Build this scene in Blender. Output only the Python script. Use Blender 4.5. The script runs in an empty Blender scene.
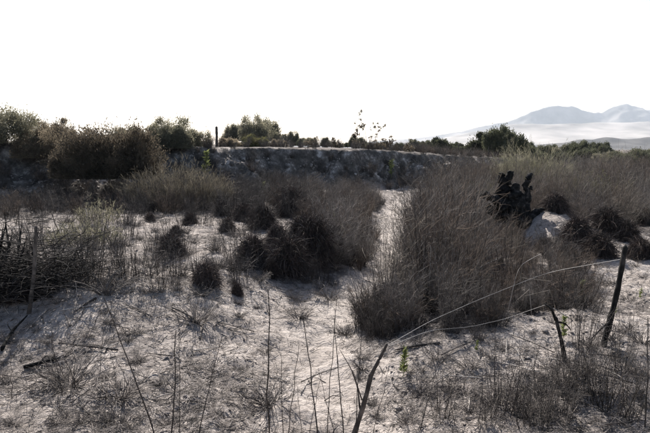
import bpy, math, random
import numpy as np
from mathutils import Vector

rad = math.radians
scene = bpy.context.scene
COL = scene.collection
random.seed(7)
RNG = np.random.default_rng(11)

# ------------------------------------------------------------------ camera
CAM_H = 3.0
PITCH = math.atan((216.5 - 147.0) / 527.0)
cam_d = bpy.data.cameras.new("camera")
cam_d.sensor_width = 22.2
cam_d.lens = 18.0
cam_d.clip_start = 0.05
cam_d.clip_end = 40000
cam = bpy.data.objects.new("camera", cam_d)
COL.objects.link(cam)
cam.location = (0, 0, CAM_H)
cam.rotation_euler = (math.pi / 2 - PITCH, 0, 0)
scene.camera = cam

# ------------------------------------------------------------------ light
SUN_EL, SUN_AZ = 38.0, -11.0          # azimuth from +Y, negative = to the left
world = bpy.data.worlds.new("World")
scene.world = world
world.use_nodes = True
wn = world.node_tree
bg = wn.nodes["Background"]
sky = wn.nodes.new("ShaderNodeTexSky")
sky.sky_type = 'NISHITA'
sky.sun_disc = False
sky.sun_elevation = rad(SUN_EL)
sky.sun_rotation = rad(SUN_AZ)
sky.air_density = 1.0
sky.dust_density = 2.5
sky.ozone_density = 1.0
wn.links.new(sky.outputs[0], bg.inputs[0])
bg.inputs[1].default_value = 0.07
sun_d = bpy.data.lights.new("sun", 'SUN')
sun_d.energy = 5.0
sun_d.angle = rad(0.55)
sun_d.color = (1.0, 0.955, 0.9)
sun = bpy.data.objects.new("sun", sun_d)
COL.objects.link(sun)
to_sun = Vector((math.sin(rad(SUN_AZ)) * math.cos(rad(SUN_EL)), math.cos(rad(SUN_AZ)) * math.cos(rad(SUN_EL)), math.sin(rad(SUN_EL))))
sun.rotation_euler = to_sun.to_track_quat('Z', 'Y').to_euler()
sun.location = (-20, 60, 60)
vs = scene.view_settings
vs.view_transform = 'Standard'
vs.look = 'None'
vs.gamma = 1
vs.exposure = 1.3
vs.use_curve_mapping = False
scene.cycles.max_bounces = 6
scene.cycles.diffuse_bounces = 3
scene.cycles.volume_bounces = 1
scene.cycles.transparent_max_bounces = 8

# ------------------------------------------------------------------ noise and terrain
def _hash(ix, iy, seed):
    h = (ix.astype(np.int64) * 374761393 + iy.astype(np.int64) * 668265263 + seed * 974711) & 0xffffffff
    h = ((h ^ (h >> 13)) * 1274126177) & 0xffffffff
    h = (h ^ (h >> 16)) & 0xffffffff
    return h / 4294967295.0

def vnoise(x, y, seed=0):
    x = np.asarray(x, float); y = np.asarray(y, float)
    ix = np.floor(x); iy = np.floor(y)
    fx = x - ix; fy = y - iy
    u = fx * fx * fx * (fx * (fx * 6 - 15) + 10); v = fy * fy * fy * (fy * (fy * 6 - 15) + 10)
    a = _hash(ix, iy, seed); b = _hash(ix + 1, iy, seed); c = _hash(ix, iy + 1, seed); d = _hash(ix + 1, iy + 1, seed)
    return (a * (1 - u) + b * u) * (1 - v) + (c * (1 - u) + d * u) * v

def fbm(x, y, scale, octv=4, seed=0, gain=.5):
    s = 0; a = 1; t = 0
    for o in range(octv):
        f = 2 ** o / scale
        s = s + a * (vnoise(x * f + 17.3 * o, y * f - 9.1 * o, seed + o) * 2 - 1); t += a; a *= gain
    return s / t

def sstep(a, b, x):
    t = np.clip((np.asarray(x, float) - a) / (b - a), 0, 1)
    return t * t * (3 - 2 * t)

PATH = np.array([(-.1, 3.5), (-.1, 5.5), (-.12, 7.6), (.35, 9.8), (1.35, 12.6), (2.15, 16.5), (2.62, 21.5), (3.6, 26.5), (5.6, 33.5), (8.5, 40)])
def path_signed(x, y):
    """distance to the path's centre line, negative on its left side"""
    cx = np.interp(y, PATH[:, 1], PATH[:, 0])
    sl = np.interp(y, PATH[:, 1], np.gradient(PATH[:, 0], PATH[:, 1]))
    return (x - cx) / np.sqrt(1 + sl * sl)

BK_X = [-60, -24, -14, -8, -3, 2, 8, 14, 24, 40, 80]
BK_Y = [20, 22, 24.5, 29.5, 33, 35, 39, 46, 60, 82, 140]
BK_Z = [3.4, 3.35, 3.25, 3.02, 2.96, 2.86, 2.55, 2.1, 1.6, 1.3, 1.2]
def bank_t(x, y):
    yb = np.interp(x, BK_X, BK_Y) + 1.5 * fbm(x, y, 7, 3, 31) + .7 * fbm(x, y, 2.0, 3, 77)
    return (y - yb) / (4.4 * (1 + .55 * fbm(x, y * .2, 6, 2, 83)))

def H(x, y):
    x = np.asarray(x, float); y = np.asarray(y, float)
    far = 1 - sstep(60, 140, y)
    z = .16 * fbm(x, y, 3.2, 4, 5) + .05 * fbm(x, y, .7, 3, 9) * far
    lump = np.abs(fbm(x, y, .42, 3, 21))
    z = z + (.10 * (lump - .3) + .035 * fbm(x, y, .26, 2, 23)) * far
    s = path_signed(x, y)
    inval = 1 - sstep(30, 38, y)
    ff = 1 - .55 * sstep(9, 6, y)                                   # the path fans out into open sand
    z = z - .16 * np.exp(-(s / .75) ** 2) * inval * ff
    z = z + (.42 * sstep(.6, 2.6, -s) * ff + .10 * sstep(.6, 1.6, s)) * inval
    # right foreground swell and open sand flat beyond it
    z = z + .42 * np.exp(-((x - 3.6) / 2.2) ** 2 - ((y - 7.2) / 1.7) ** 2)
    z = z + .28 * np.exp(-((x - 7.6) / 2.0) ** 2 - ((y - 12.2) / 1.9) ** 2)
    # eroded sand mound beside the charred stump, lesser humps behind it
    z = z + .85 * np.exp(-(np.abs((x - 6.85) / .85)) ** 2.4 - (np.abs((y - 16.0) / 1.7)) ** 2.2)
    z = z + .5 * np.exp(-((x - 8.6) / 1.3) ** 2 - ((y - 16.6) / 1.2) ** 2)
    # left hummocks
    z = z + .28 * np.exp(-((x + 4.4) / 1.6) ** 2 - ((y - 9.0) / 1.3) ** 2)
    z = z + .30 * np.exp(-((x + 1.0) / 1.3) ** 2 - ((y - 13.4) / 1.1) ** 2)
    # near bank the photographer stands on
    z = z + 1.45 * sstep(5.0, 1.2, y)
    # far bank
    t = bank_t(x, y)
    zt = np.interp(x, BK_X, BK_Z)
    prof = np.interp(t, [-.5, 0, .35, .62, .82, .97, 1.15, 1.6, 40], [0, .04, .27, .50, .70, .965, 1.0, 1.005, .99])
    rough = (.75 * fbm(x, y, 2.2, 5, 55, .6) + .9 * (np.abs(fbm(x, y * .4, 1.6, 4, 58, .6)) - .2)) * np.exp(-((t - .5) / .42) ** 2)
    out = np.where(t > -.5, z * (1 - sstep(-.5, .6, t)) + zt * prof + rough + .10 * fbm(x, y, 2.2, 3, 91) * sstep(.9, 1.4, t) * far, z)
    out = out - 14 * sstep(150, 2500, y)
    return out

def h1(x, y):
    return float(H(np.array([x]), np.array([y]))[0])

def px_dir(px, py):
    u = (px - 325) / 527.0; v = (216.5 - py) / 527.0
    return Vector((u, math.cos(PITCH) + v * math.sin(PITCH), -math.sin(PITCH) + v * math.cos(PITCH)))

def at(px, py, Y):
    d = px_dir(px, py); k = Y / d.y
    return Vector((d.x * k, Y, CAM_H + d.z * k))

def ground(px, py, ymin=2.0):
    """where the line of sight through a picture point first meets the terrain"""
    d = px_dir(px, py); k = np.geomspace(ymin, 200, 6000)
    X = d.x / d.y * k; Z = CAM_H + d.z / d.y * k
    hit = np.nonzero(H(X, k) >= Z)[0]
    i = hit[0] if len(hit) else len(k) - 1
    return float(X[i]), float(k[i])

# ------------------------------------------------------------------ mesh helpers
def mesh_np(name, verts, faces, smooth=False):
    """faces: list of integer arrays, each (n, 3) or (n, 4)"""
    me = bpy.data.meshes.new(name)
    verts = np.asarray(verts, np.float32)
    me.vertices.add(len(verts))
    me.vertices.foreach_set("co", verts.ravel())
    faces = [np.asarray(f, np.int32) for f in faces if len(f)]
    idx = np.concatenate([f.ravel() for f in faces])
    tot = np.concatenate([np.full(len(f), f.shape[1], np.int32) for f in faces])
    start = np.concatenate([[0], np.cumsum(tot)[:-1]]).astype(np.int32)
    me.loops.add(len(idx)); me.loops.foreach_set("vertex_index", idx)
    me.polygons.add(len(tot)); me.polygons.foreach_set("loop_start", start)
    me.update(calc_edges=True)
    if smooth:
        me.polygons.foreach_set("use_smooth", np.ones(len(tot), bool))
    me.validate()
    return me

def norm(v):
    return v / np.maximum(np.linalg.norm(v, axis=-1, keepdims=True), 1e-9)

def tubes(P, R, sides=3, base=0):
    """P (n,k,3) polylines, R (n,k) radii -> verts, quads"""
    P = np.asarray(P, float); R = np.asarray(R, float)
    n, k, _ = P.shape
    T = norm(np.gradient(P, axis=1))
    ref = np.where(np.abs(T[..., 2:3]) > .9, np.array([1., 0, 0]), np.array([0, 0, 1.]))
    A = norm(np.cross(T, ref)); B = np.cross(T, A)
    ang = np.arange(sides) * 2 * math.pi / sides
    V = P[:, :, None, :] + R[:, :, None, None] * (np.cos(ang)[None, None, :, None] * A[:, :, None, :] + np.sin(ang)[None, None, :, None] * B[:, :, None, :])
    i = np.arange(n)[:, None, None] * k * sides; j = np.arange(k - 1)[None, :, None] * sides; s = np.arange(sides)[None, None, :]
    a = i + j + s; b = i + j + (s + 1) % sides
    Q = np.stack([a, b, b + sides, a + sides], -1).reshape(-1, 4) + base
    return V.reshape(-1, 3), Q

def ribbons(P, W, N=None, base=0):
    P = np.asarray(P, float); n, k, _ = P.shape
    T = norm(np.gradient(P, axis=1))
    if N is None:
        N = norm(RNG.normal(size=(n, 1, 3)) + 0 * T)
    S = norm(np.cross(T, N)) * np.asarray(W, float)[..., None] * .5
    V = np.stack([P - S, P + S], 2).reshape(-1, 3)
    i = np.arange(n)[:, None] * k * 2; j = np.arange(k - 1)[None, :] * 2
    a = i + j
    Q = np.stack([a, a + 1, a + 3, a + 2], -1).reshape(-1, 4) + base
    return V, Q

def leaves(C, D, L, W, base=0):
    """diamond leaves: centres, directions, lengths, widths"""
    n = len(C); D = norm(D)
    S = norm(np.cross(D, RNG.normal(size=(n, 3))))
    L = np.asarray(L)[:, None] * .5; W = np.asarray(W)[:, None] * .5
    V = np.stack([C - D * L, C + S * W, C + D * L, C - S * W], 1).reshape(-1, 3)
    Q = (np.arange(n)[:, None] * 4 + np.arange(4)[None, :]) + base
    return V, Q

def mesh_tubes(name, P, R, sides=3):
    V, Q = tubes(P, R, sides)
    return mesh_np(name, V, [Q], smooth=True)

def put(name, me, m, parent=None, loc=None):
    o = bpy.data.objects.new(name, me)
    COL.objects.link(o)
    if m is not None and not me.materials:
        me.materials.append(m)
    if parent is not None:
        o.parent = parent
    if loc is not None:
        o.location = loc
    return o

def tag(o, label, cat, group=None):
    o["label"] = label; o["category"] = cat
    if group:
        o["group"] = group
    return o

def empty(name, loc, rz=0, s=1.0, tilt=(0, 0)):
    o = bpy.data.objects.new(name, None)
    o.empty_display_size = .1
    COL.objects.link(o)
    o.location = loc
    o.rotation_euler = (tilt[0], tilt[1], rz)
    o.scale = (s, s, s) if not isinstance(s, tuple) else s
    return o

FINE = {'stems', 'twigs', 'blades', 'dry_skirt', 'foliage', 'crown', 'leaves', 'dry_leaves', 'branches', 'spiky_leaves', 'side_twigs'}
def plant(name, parts, loc, rz=0, s=1.0, tilt=(0, 0)):
    """a thing: an Empty at its base with one child for each (part name, mesh, material)"""
    r = empty(name, loc, rz, s, tilt)
    for pn, me, m in parts:
        c = put(pn, me, m, r)
        if pn in FINE:
            c["kind"] = "stuff"                # hundreds of twigs or leaves, too fine to pick apart
    return r

# ------------------------------------------------------------------ materials
def new_mat(name):
    m = bpy.data.materials.new(name); m.use_nodes = True
    nt = m.node_tree
    b = nt.nodes["Principled BSDF"]
    b.inputs["Specular IOR Level"].default_value = .15
    b.inputs["Roughness"].default_value = .9
    return m, nt, b

def ramp(nt, stops):
    r = nt.nodes.new("ShaderNodeValToRGB")
    el = r.color_ramp.elements
    while len(el) < len(stops):
        el.new(.5)
    for e, (p, c) in zip(el, stops):
        e.position = p; e.color = (*c, 1)
    return r

def veg_mat(name, stops, scale=6.0, vary=.35, spec=.15, rough=.85, trans=0.0):
    m, nt, b = new_mat(name)
    tc = nt.nodes.new("ShaderNodeTexCoord"); oi = nt.nodes.new("ShaderNodeObjectInfo")
    add = nt.nodes.new("ShaderNodeVectorMath"); add.operation = 'ADD'
    sc = nt.nodes.new("ShaderNodeVectorMath"); sc.operation = 'SCALE'; sc.inputs['Scale'].default_value = 37.0
    cmb = nt.nodes.new("ShaderNodeCombineXYZ")
    for k in range(3):
        nt.links.new(oi.outputs['Random'], cmb.inputs[k])
    nt.links.new(cmb.outputs[0], sc.inputs[0])
    nt.links.new(tc.outputs['Object'], add.inputs[0]); nt.links.new(sc.outputs[0], add.inputs[1])
    no = nt.nodes.new("ShaderNodeTexNoise"); no.inputs['Scale'].default_value = scale; no.inputs['Detail'].default_value = 4
    nt.links.new(add.outputs[0], no.inputs['Vector'])
    r = ramp(nt, stops); nt.links.new(no.outputs[0], r.inputs[0])
    hsv = nt.nodes.new("ShaderNodeHueSaturation")
    mr = nt.nodes.new("ShaderNodeMapRange"); mr.inputs['To Min'].default_value = 1 - vary; mr.inputs['To Max'].default_value = 1 + vary
    nt.links.new(oi.outputs['Random'], mr.inputs['Value']); nt.links.new(mr.outputs[0], hsv.inputs['Value'])
    nt.links.new(r.outputs[0], hsv.inputs['Color'])
    nt.links.new(hsv.outputs[0], b.inputs['Base Color'])
    b.inputs["Specular IOR Level"].default_value = spec
    b.inputs["Roughness"].default_value = rough
    if trans:
        t = nt.nodes.new("ShaderNodeBsdfTranslucent"); mx = nt.nodes.new("ShaderNodeMixShader")
        mx.inputs[0].default_value = trans
        nt.links.new(hsv.outputs[0], t.inputs[0]); nt.links.new(b.outputs[0], mx.inputs[1]); nt.links.new(t.outputs[0], mx.inputs[2])
        nt.links.new(mx.outputs[0], nt.nodes["Material Output"].inputs[0])
    return m

M = {}
M['stem'] = veg_mat("burnt_stem", [(.3, (.045, .041, .039)), (.55, (.11, .098, .09)), (.75, (.22, .196, .178))], 5, .3)
M['twig'] = veg_mat("dry_twig", [(.3, (.08, .071, .066)), (.5, (.165, .147, .135)), (.72, (.32, .287, .26))], 4, .3)
M['charstem'] = veg_mat("charred_stem", [(.3, (.018, .016, .015)), (.55, (.05, .044, .04)), (.75, (.12, .105, .095))], 6, .3)
M['browntwig'] = veg_mat("brown_twig", [(.3, (.055, .042, .034)), (.5, (.12, .09, .07)), (.72, (.25, .19, .145))], 4, .25)
M['strawtwig'] = veg_mat("straw_twig", [(.3, (.10, .086, .07)), (.5, (.22, .19, .155)), (.72, (.38, .33, .27))], 4, .2)
M['black'] = veg_mat("charcoal", [(.3, (.008, .008, .008)), (.55, (.02, .019, .018)), (.75, (.07, .064, .06))], 9, .2, .05, .9)
M['tuss'] = veg_mat("tussock_blade", [(.3, (.022, .019, .018)), (.52, (.060, .047, .042)), (.72, (.15, .105, .085))], 7, .3)
M['tussdry'] = veg_mat("tussock_dry", [(.3, (.05, .042, .038)), (.52, (.12, .1, .088)), (.72, (.24, .2, .17))], 7, .3)
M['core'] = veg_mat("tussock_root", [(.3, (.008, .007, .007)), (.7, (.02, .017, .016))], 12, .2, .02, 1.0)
M['leafbrown'] = veg_mat("leaf_brown", [(.3, (.10, .085, .063)), (.5, (.19, .158, .115)), (.72, (.3, .25, .18))], 2.2, .15, trans=.5)
M['leafdark'] = veg_mat("leaf_dark", [(.3, (.045, .038, .029)), (.5, (.10, .083, .062)), (.72, (.18, .148, .108))], 1.6, .15, trans=.4)
M['leafolive'] = veg_mat("leaf_olive", [(.3, (.10, .097, .07)), (.5, (.18, .17, .12)), (.72, (.28, .255, .18))], 2.2, .15, trans=.45)
M['leafgreen'] = veg_mat("leaf_green", [(.3, (.045, .05, .032)), (.5, (.08, .085, .052)), (.72, (.14, .14, .085))], 1.8, .25, trans=.35)
M['leafyellow'] = veg_mat("leaf_yellow", [(.3, (.075, .075, .032)), (.5, (.13, .125, .055)), (.72, (.2, .185, .085))], 2.5, .2, trans=.3)
M['sprout'] = veg_mat("sprout_green", [(.3, (.10, .12, .045)), (.55, (.19, .21, .085)), (.75, (.3, .31, .14))], 9, .15, trans=.35)
M['wood'] = veg_mat("weathered_wood", [(.3, (.03, .027, .025)), (.55, (.075, .065, .058)), (.75, (.16, .14, .125))], 8, .25)
M['pale'] = veg_mat("bleached_cane", [(.3, (.22, .2, .18)), (.7, (.46, .42, .38))], 8, .1)
M['straw'] = veg_mat("ground_straw", [(.3, (.03, .027, .025)), (.45, (.10, .088, .08)), (.58, (.23, .203, .185)), (.72, (.46, .415, .38))], 9, .1)
M['wire'] = veg_mat("old_wire", [(.3, (.2, .19, .18)), (.7, (.36, .34, .32))], 6, .1, .4, .5)

def ground_mat():
    m, nt, b = new_mat("sandy_ground")
    geo = nt.nodes.new("ShaderNodeNewGeometry")
    def noise(scale, det, rough=.6):
        n = nt.nodes.new("ShaderNodeTexNoise"); n.inputs['Scale'].default_value = scale
        n.inputs['Detail'].default_value = det; n.inputs['Roughness'].default_value = rough
        nt.links.new(geo.outputs['Position'], n.inputs['Vector']); return n
    def mix(fac, a, c, mode='MIX'):
        x = nt.nodes.new("ShaderNodeMix"); x.data_type = 'RGBA'; x.blend_type = mode
        for sock, val in ((x.inputs[0], fac), (x.inputs[6], a), (x.inputs[7], c)):
            if hasattr(val, 'links'):
                nt.links.new(val, sock)
            elif isinstance(val, tuple):
                sock.default_value = (*val, 1)
            else:
                sock.default_value = val
        return x.outputs[2]
    def math_(op, a, c):
        x = nt.nodes.new("ShaderNodeMath"); x.operation = op
        for sock, val in ((x.inputs[0], a), (x.inputs[1], c)):
            if hasattr(val, 'links'): nt.links.new(val, sock)
            else: sock.default_value = val
        return x.outputs[0]
    att = nt.nodes.new("ShaderNodeAttribute"); att.attribute_name = "cover"
    sep = nt.nodes.new("ShaderNodeSeparateColor"); nt.links.new(att.outputs['Color'], sep.inputs[0])
    n1 = noise(1.1, 6); r1 = ramp(nt, [(.32, (.235, .208, .19)), (.5, (.345, .307, .28)), (.68, (.45, .405, .372))]); nt.links.new(n1.outputs[0], r1.inputs[0])
    n2 = noise(14, 6, .7); r2 = ramp(nt, [(.35, (.62, .61, .60)), (.55, (1, 1, 1)), (.75, (1.0, 1.0, 1.0))]); nt.links.new(n2.outputs[0], r2.inputs[0])
    c = mix(1.0, r1.outputs[0], r2.outputs[0], 'MULTIPLY')
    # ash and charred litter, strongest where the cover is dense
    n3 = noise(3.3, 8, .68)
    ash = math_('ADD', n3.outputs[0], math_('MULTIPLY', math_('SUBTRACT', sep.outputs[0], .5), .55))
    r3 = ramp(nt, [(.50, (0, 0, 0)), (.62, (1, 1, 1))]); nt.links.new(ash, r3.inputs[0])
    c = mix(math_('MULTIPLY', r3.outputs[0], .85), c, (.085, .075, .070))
    # trampled pale sand on the path
    n4 = noise(30, 3); r4 = ramp(nt, [(.3, (.33, .294, .266)), (.7, (.45, .407, .374))]); nt.links.new(n4.outputs[0], r4.inputs[0])
    c = mix(math_('MULTIPLY', sep.outputs[1], .8), c, r4.outputs[0])
    # bank earth
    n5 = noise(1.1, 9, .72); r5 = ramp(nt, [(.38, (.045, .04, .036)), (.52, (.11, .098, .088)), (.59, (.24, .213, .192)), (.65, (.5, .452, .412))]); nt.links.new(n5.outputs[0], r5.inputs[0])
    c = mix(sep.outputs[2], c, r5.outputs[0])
    nt.links.new(c, b.inputs['Base Color'])
    b.inputs['Roughness'].default_value = .97; b.inputs['Specular IOR Level'].default_value = .05
    nb = noise(22, 8, .72); nb2 = noise(6, 5, .6)
    hb = math_('ADD', math_('MULTIPLY', nb.outputs[0], .35), nb2.outputs[0])
    bu = nt.nodes.new("ShaderNodeBump"); bu.inputs['Strength'].default_value = 1.0; bu.inputs['Distance'].default_value = .09
    nt.links.new(hb, bu.inputs['Height']); nt.links.new(bu.outputs[0], b.inputs['Normal'])
    return m
M['ground'] = ground_mat()
M['bank'] = veg_mat("bank_earth", [(.34, (.08, .073, .069)), (.5, (.2, .182, .168)), (.66, (.42, .38, .35))], 1.2, .1)

# ------------------------------------------------------------------ ground sheet
def axis(fine0, fine1, step, hold_step, hold_end0, hold_end1, end0, end1, g1, g2):
    def side(start, hold_end, end, sgn):
        v = start; s = step; out = []
        while sgn * v < sgn * end:
            s = min(s * g1, hold_step) if sgn * v < sgn * hold_end else s * g2
            v = v + sgn * s; out.append(v)
        return out
    mid = list(np.arange(fine0, fine1, step))
    return np.array(side(fine0, hold_end0, end0, -1)[::-1] + mid + side(mid[-1], hold_end1, end1, 1))

xs = axis(-6, 6, .07, .24, -34, 46, -9000, 9000, 1.03, 1.2)
ys = axis(3.6, 13, .07, .2, 2, 62, -30, 12000, 1.02, 1.13)
GX, GY = np.meshgrid(xs, ys)
GZ = H(GX.ravel(), GY.ravel())
nx, ny = len(xs), len(ys)
ii = (np.arange(ny - 1)[:, None] * nx + np.arange(nx - 1)[None, :]).ravel()
g_me = mesh_np("ground", np.stack([GX.ravel(), GY.ravel(), GZ], 1), [np.stack([ii, ii + 1, ii + nx + 1, ii + nx], 1)], smooth=True)

def inside(poly, x, y):
    poly = np.asarray(poly); c = np.zeros(np.shape(x), bool); n = len(poly)
    for i in range(n):
        x0, y0 = poly[i]; x1, y1 = poly[(i + 1) % n]
        cond = ((y0 > y) != (y1 > y)) & (x < (x1 - x0) * (y - y0) / (y1 - y0 + 1e-12) + x0)
        c ^= cond
    return c

Z_FRONT = [(1.05, 8.5), (1.15, 7.9), (1.6, 7.3), (2.3, 7.5), (3.2, 8.1), (4.2, 9.0), (5.0, 10.6), (5.6, 12.8), (5.4, 15), (4.2, 17), (3.5, 17.5), (3.15, 16), (2.55, 13.6), (1.75, 10.8)]
Z_STRIP = [(.05, 12.6), (.55, 12.3), (.75, 13.4), (1.15, 16.5), (1.5, 21), (2.1, 25), (2.9, 30), (1.0, 31), (-.3, 24), (-.6, 16)]
Z_BACK = [(3.6, 18.2), (5.0, 16.8), (6.0, 18.2), (8.0, 18.8), (11, 17.6), (15, 22), (26, 38), (30, 56), (16, 46), (7.5, 34), (5.2, 27), (4.3, 22)]
Z_LEFT = [(-20, 20), (-12, 18.5), (-7, 20.5), (-3, 19), (-.8, 20), (-.5, 32), (-4, 32.5), (-9, 29), (-14, 24.5), (-20, 23)]

fx, fy = GX.ravel(), GY.ravel()
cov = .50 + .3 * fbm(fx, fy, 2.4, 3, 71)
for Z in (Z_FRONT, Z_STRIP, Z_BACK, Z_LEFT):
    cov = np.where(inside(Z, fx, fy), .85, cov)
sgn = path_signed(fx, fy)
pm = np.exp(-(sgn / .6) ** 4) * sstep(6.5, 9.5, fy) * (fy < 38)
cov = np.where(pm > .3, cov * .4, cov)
PALE = ((6.75, 15.7, 1.0, 1.3, .12), (7.6, 12, 2.2, 1.6, .15), (2.8, 6.9, 1.9, .6, .08), (1.0, 6.5, 1.0, .5, .1), (4.6, 7.6, 1.6, .9, .12), (-1.3, 8.4, 1.5, 1.5, .15), (-9, 17, 3.5, 1.6, .18), (-4.5, 17, 1.8, 1.5, .25), (-3.2, 12.2, 1.6, 1.2, .2), (-4.5, 8.0, 1.2, .8, .3), (-5.6, 11.2, 1.0, .7, .3))
for (cx, cy, rx, ry, v) in PALE:
    w = np.exp(-(((fx - cx) / rx) ** 2 + ((fy - cy) / ry) ** 2) ** 2)
    cov = cov * (1 - w) + v * w
bt = bank_t(fx, fy)
cov = np.where(bt > 1.0, .8, cov)
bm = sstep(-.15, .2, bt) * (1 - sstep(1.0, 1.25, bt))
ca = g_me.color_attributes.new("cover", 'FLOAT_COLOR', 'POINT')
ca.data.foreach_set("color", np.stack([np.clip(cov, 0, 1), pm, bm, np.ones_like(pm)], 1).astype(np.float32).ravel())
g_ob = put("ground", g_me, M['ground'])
g_ob["kind"] = "structure"
g_ob["label"] = "pale sandy dry river bed with worn path and earth bank"

# ------------------------------------------------------------------ far mountains, fan, hills
def rock_mat(name, a, c, sc):
    m, nt, b = new_mat(name)
    geo = nt.nodes.new("ShaderNodeNewGeometry")
    n = nt.nodes.new("ShaderNodeTexNoise"); n.inputs['Scale'].default_value = sc; n.inputs['Detail'].default_value = 7
    nt.links.new(geo.outputs['Position'], n.inputs['Vector'])
    r = ramp(nt, [(.35, a), (.65, c)]); nt.links.new(n.outputs[0], r.inputs[0])
    nt.links.new(r.outputs[0], b.inputs['Base Color'])
    return m
M['mount'] = rock_mat("mountain_rock", (.06, .055, .052), (.22, .195, .175), .0035)
M['hill'] = rock_mat("hill_rock", (.035, .033, .032), (.085, .077, .07), .008)
M['fan'] = rock_mat("pale_fan", (.11, .1, .09), (.36, .325, .295), .0025)

def ridge_sheet(name, x0, x1, y0, y1, n, m, crest, noise_amp, noise_sc, mt, label, seed):
    """crest: list of (x, height); the height falls away in front of and behind the crest line"""
    X, Y = np.meshgrid(np.linspace(x0, x1, n), np.linspace(y0, y1, m))
    cx = [c[0] for c in crest]; cz = [c[1] for c in crest]
    top = np.interp(X, cx, cz)
    t = (Y - y0) / (y1 - y0)
    prof = np.interp(t, [0, .35, .6, .72, .85, 1], [0, .22, .7, 1.0, .75, .2])
    rid = 1 - np.abs(fbm(X.ravel(), Y.ravel(), noise_sc, 5, seed)).reshape(X.shape) * 2
    fl = np.clip(np.abs(t - .72) / .22, 0, 1) * .85 + .15
    Z = top * prof * (1 - noise_amp * fl * (1 - rid)) + top * .10 * fbm(X.ravel(), Y.ravel(), noise_sc * .3, 4, seed + 9).reshape(X.shape) - 16
    idx = (np.arange(m - 1)[:, None] * n + np.arange(n - 1)[None, :]).ravel()
    me = mesh_np(name, np.stack([X.ravel(), Y.ravel(), Z.ravel()], 1), [np.stack([idx, idx + 1, idx + n + 1, idx + n], 1)], smooth=True)
    o = put(name, me, mt); o["kind"] = "structure"; o["label"] = label
    return o

def px_crest(pts, Y):
    return [((p - 325) / 527 * Y, (147 - q) / 527 * Y + 19) for p, q in pts]
ridge_sheet("mountains", -1500, 8500, 5600, 8200, 420, 130,
            px_crest([(250, 146), (330, 145), (420, 138), (478, 127), (510, 119), (535, 109), (556, 103), (572, 104), (590, 110), (603, 113), (614, 106), (626, 103), (650, 109), (690, 112), (760, 104), (900, 115)], 7300),
            .5, 900, M['mount'], "hazy blue double-peaked mountain range on the horizon", 3)
ridge_sheet("alluvial_fan", 300, 7000, 3000, 5400, 140, 60,
            px_crest([(380, 147), (430, 141), (470, 132), (510, 125), (560, 124), (620, 123), (700, 121), (900, 122)], 4700),
            .06, 1500, M['fan'], "pale sunlit fan sloping up to the mountains", 13)
ridge_sheet("hills", 250, 3200, 1700, 2300, 200, 50,
            px_crest([(385, 148), (425, 143), (450, 146), (500, 147), (530, 145), (560, 142), (580, 139), (604, 137), (625, 139), (650, 137), (700, 133), (900, 138)], 2130),
            .5, 200, M['hill'], "low dark hills in front of the pale fan", 23)

# ------------------------------------------------------------------ plant meshes
def curve_strands(base, dirs, length, k, bend, droop=0.0):
    """polylines from base along dirs, curling by bend (n,3) and drooping"""
    n = len(base); t = np.linspace(0, 1, k)[None, :, None]
    L = np.asarray(length)[:, None, None]
    P = base[:, None, :] + norm(dirs)[:, None, :] * L * t + bend[:, None, :] * L * t ** 2
    P[..., 2] -= droop * (L * t ** 2)[..., 0] if np.isscalar(droop) else (np.asarray(droop)[:, None, None] * L * t ** 2)[..., 0]
    return P

def along(P, n, lo, hi, rng):
    i = rng.integers(0, len(P), n); t = rng.uniform(lo, hi, n) * (P.shape[1] - 1)
    a = np.minimum(t.astype(int), P.shape[1] - 2); f = (t - a)[:, None]
    p = P[i, a] * (1 - f) + P[i, a + 1] * f
    d = norm(P[i, a + 1] - P[i, a])
    return p, d

def burnt_shrub(seed, h=2.0, spread=.35, foot=.22, nst=70, ntw=420, r0=.006, up=.75, ms='stem', mt='twig'):
    rng = np.random.default_rng(seed)
    a = rng.uniform(0, 2 * math.pi, nst); q = np.sqrt(rng.uniform(0, 1, nst)) * foot
    base = np.stack([np.cos(a) * q, np.sin(a) * q, np.full(nst, -.06)], 1)
    a2 = a + rng.normal(0, .7, nst); l = rng.uniform(.02, spread, nst)
    d = np.stack([np.cos(a2) * l, np.sin(a2) * l, np.ones(nst)], 1)
    L = h * rng.uniform(.25, 1.12, nst) ** .8
    P = curve_strands(base, d, L, 6, rng.normal(0, .09, (nst, 3)))
    P += np.cumsum(rng.normal(0, .012, P.shape), 1) * h * .5
    R = r0 * rng.uniform(.6, 1.35, nst)[:, None] * np.linspace(1, .3, 6)[None]
    p, dd = along(P, ntw, .2, .97, rng)
    td = dd * up + rng.normal(0, .42, (ntw, 3)); td[:, 2] = np.abs(td[:, 2])
    tl = h * rng.uniform(.08, .26, ntw)
    P2 = curve_strands(p, td, tl, 4, rng.normal(0, .18, (ntw, 3)))
    R2 = r0 * .42 * rng.uniform(.7, 1.2, ntw)[:, None] * np.linspace(1, .45, 4)[None]
    p3, d3 = along(P2, int(ntw * 1.1), .2, 1, rng)
    n3 = len(p3)
    P3 = curve_strands(p3, d3 * .6 + rng.normal(0, .45, (n3, 3)), h * rng.uniform(.03, .1, n3), 3, rng.normal(0, .2, (n3, 3)))
    R3 = r0 * .3 * np.ones((n3, 1)) * np.linspace(1, .5, 3)[None]
    V2, Q2 = tubes(P2, R2); V3, Q3 = tubes(P3, R3, base=len(V2))
    return [("stems", mesh_tubes("stems", P, R), M[ms]), ("twigs", mesh_np("twigs", np.concatenate([V2, V3]), [Q2, Q3], True), M[mt])]

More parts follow.
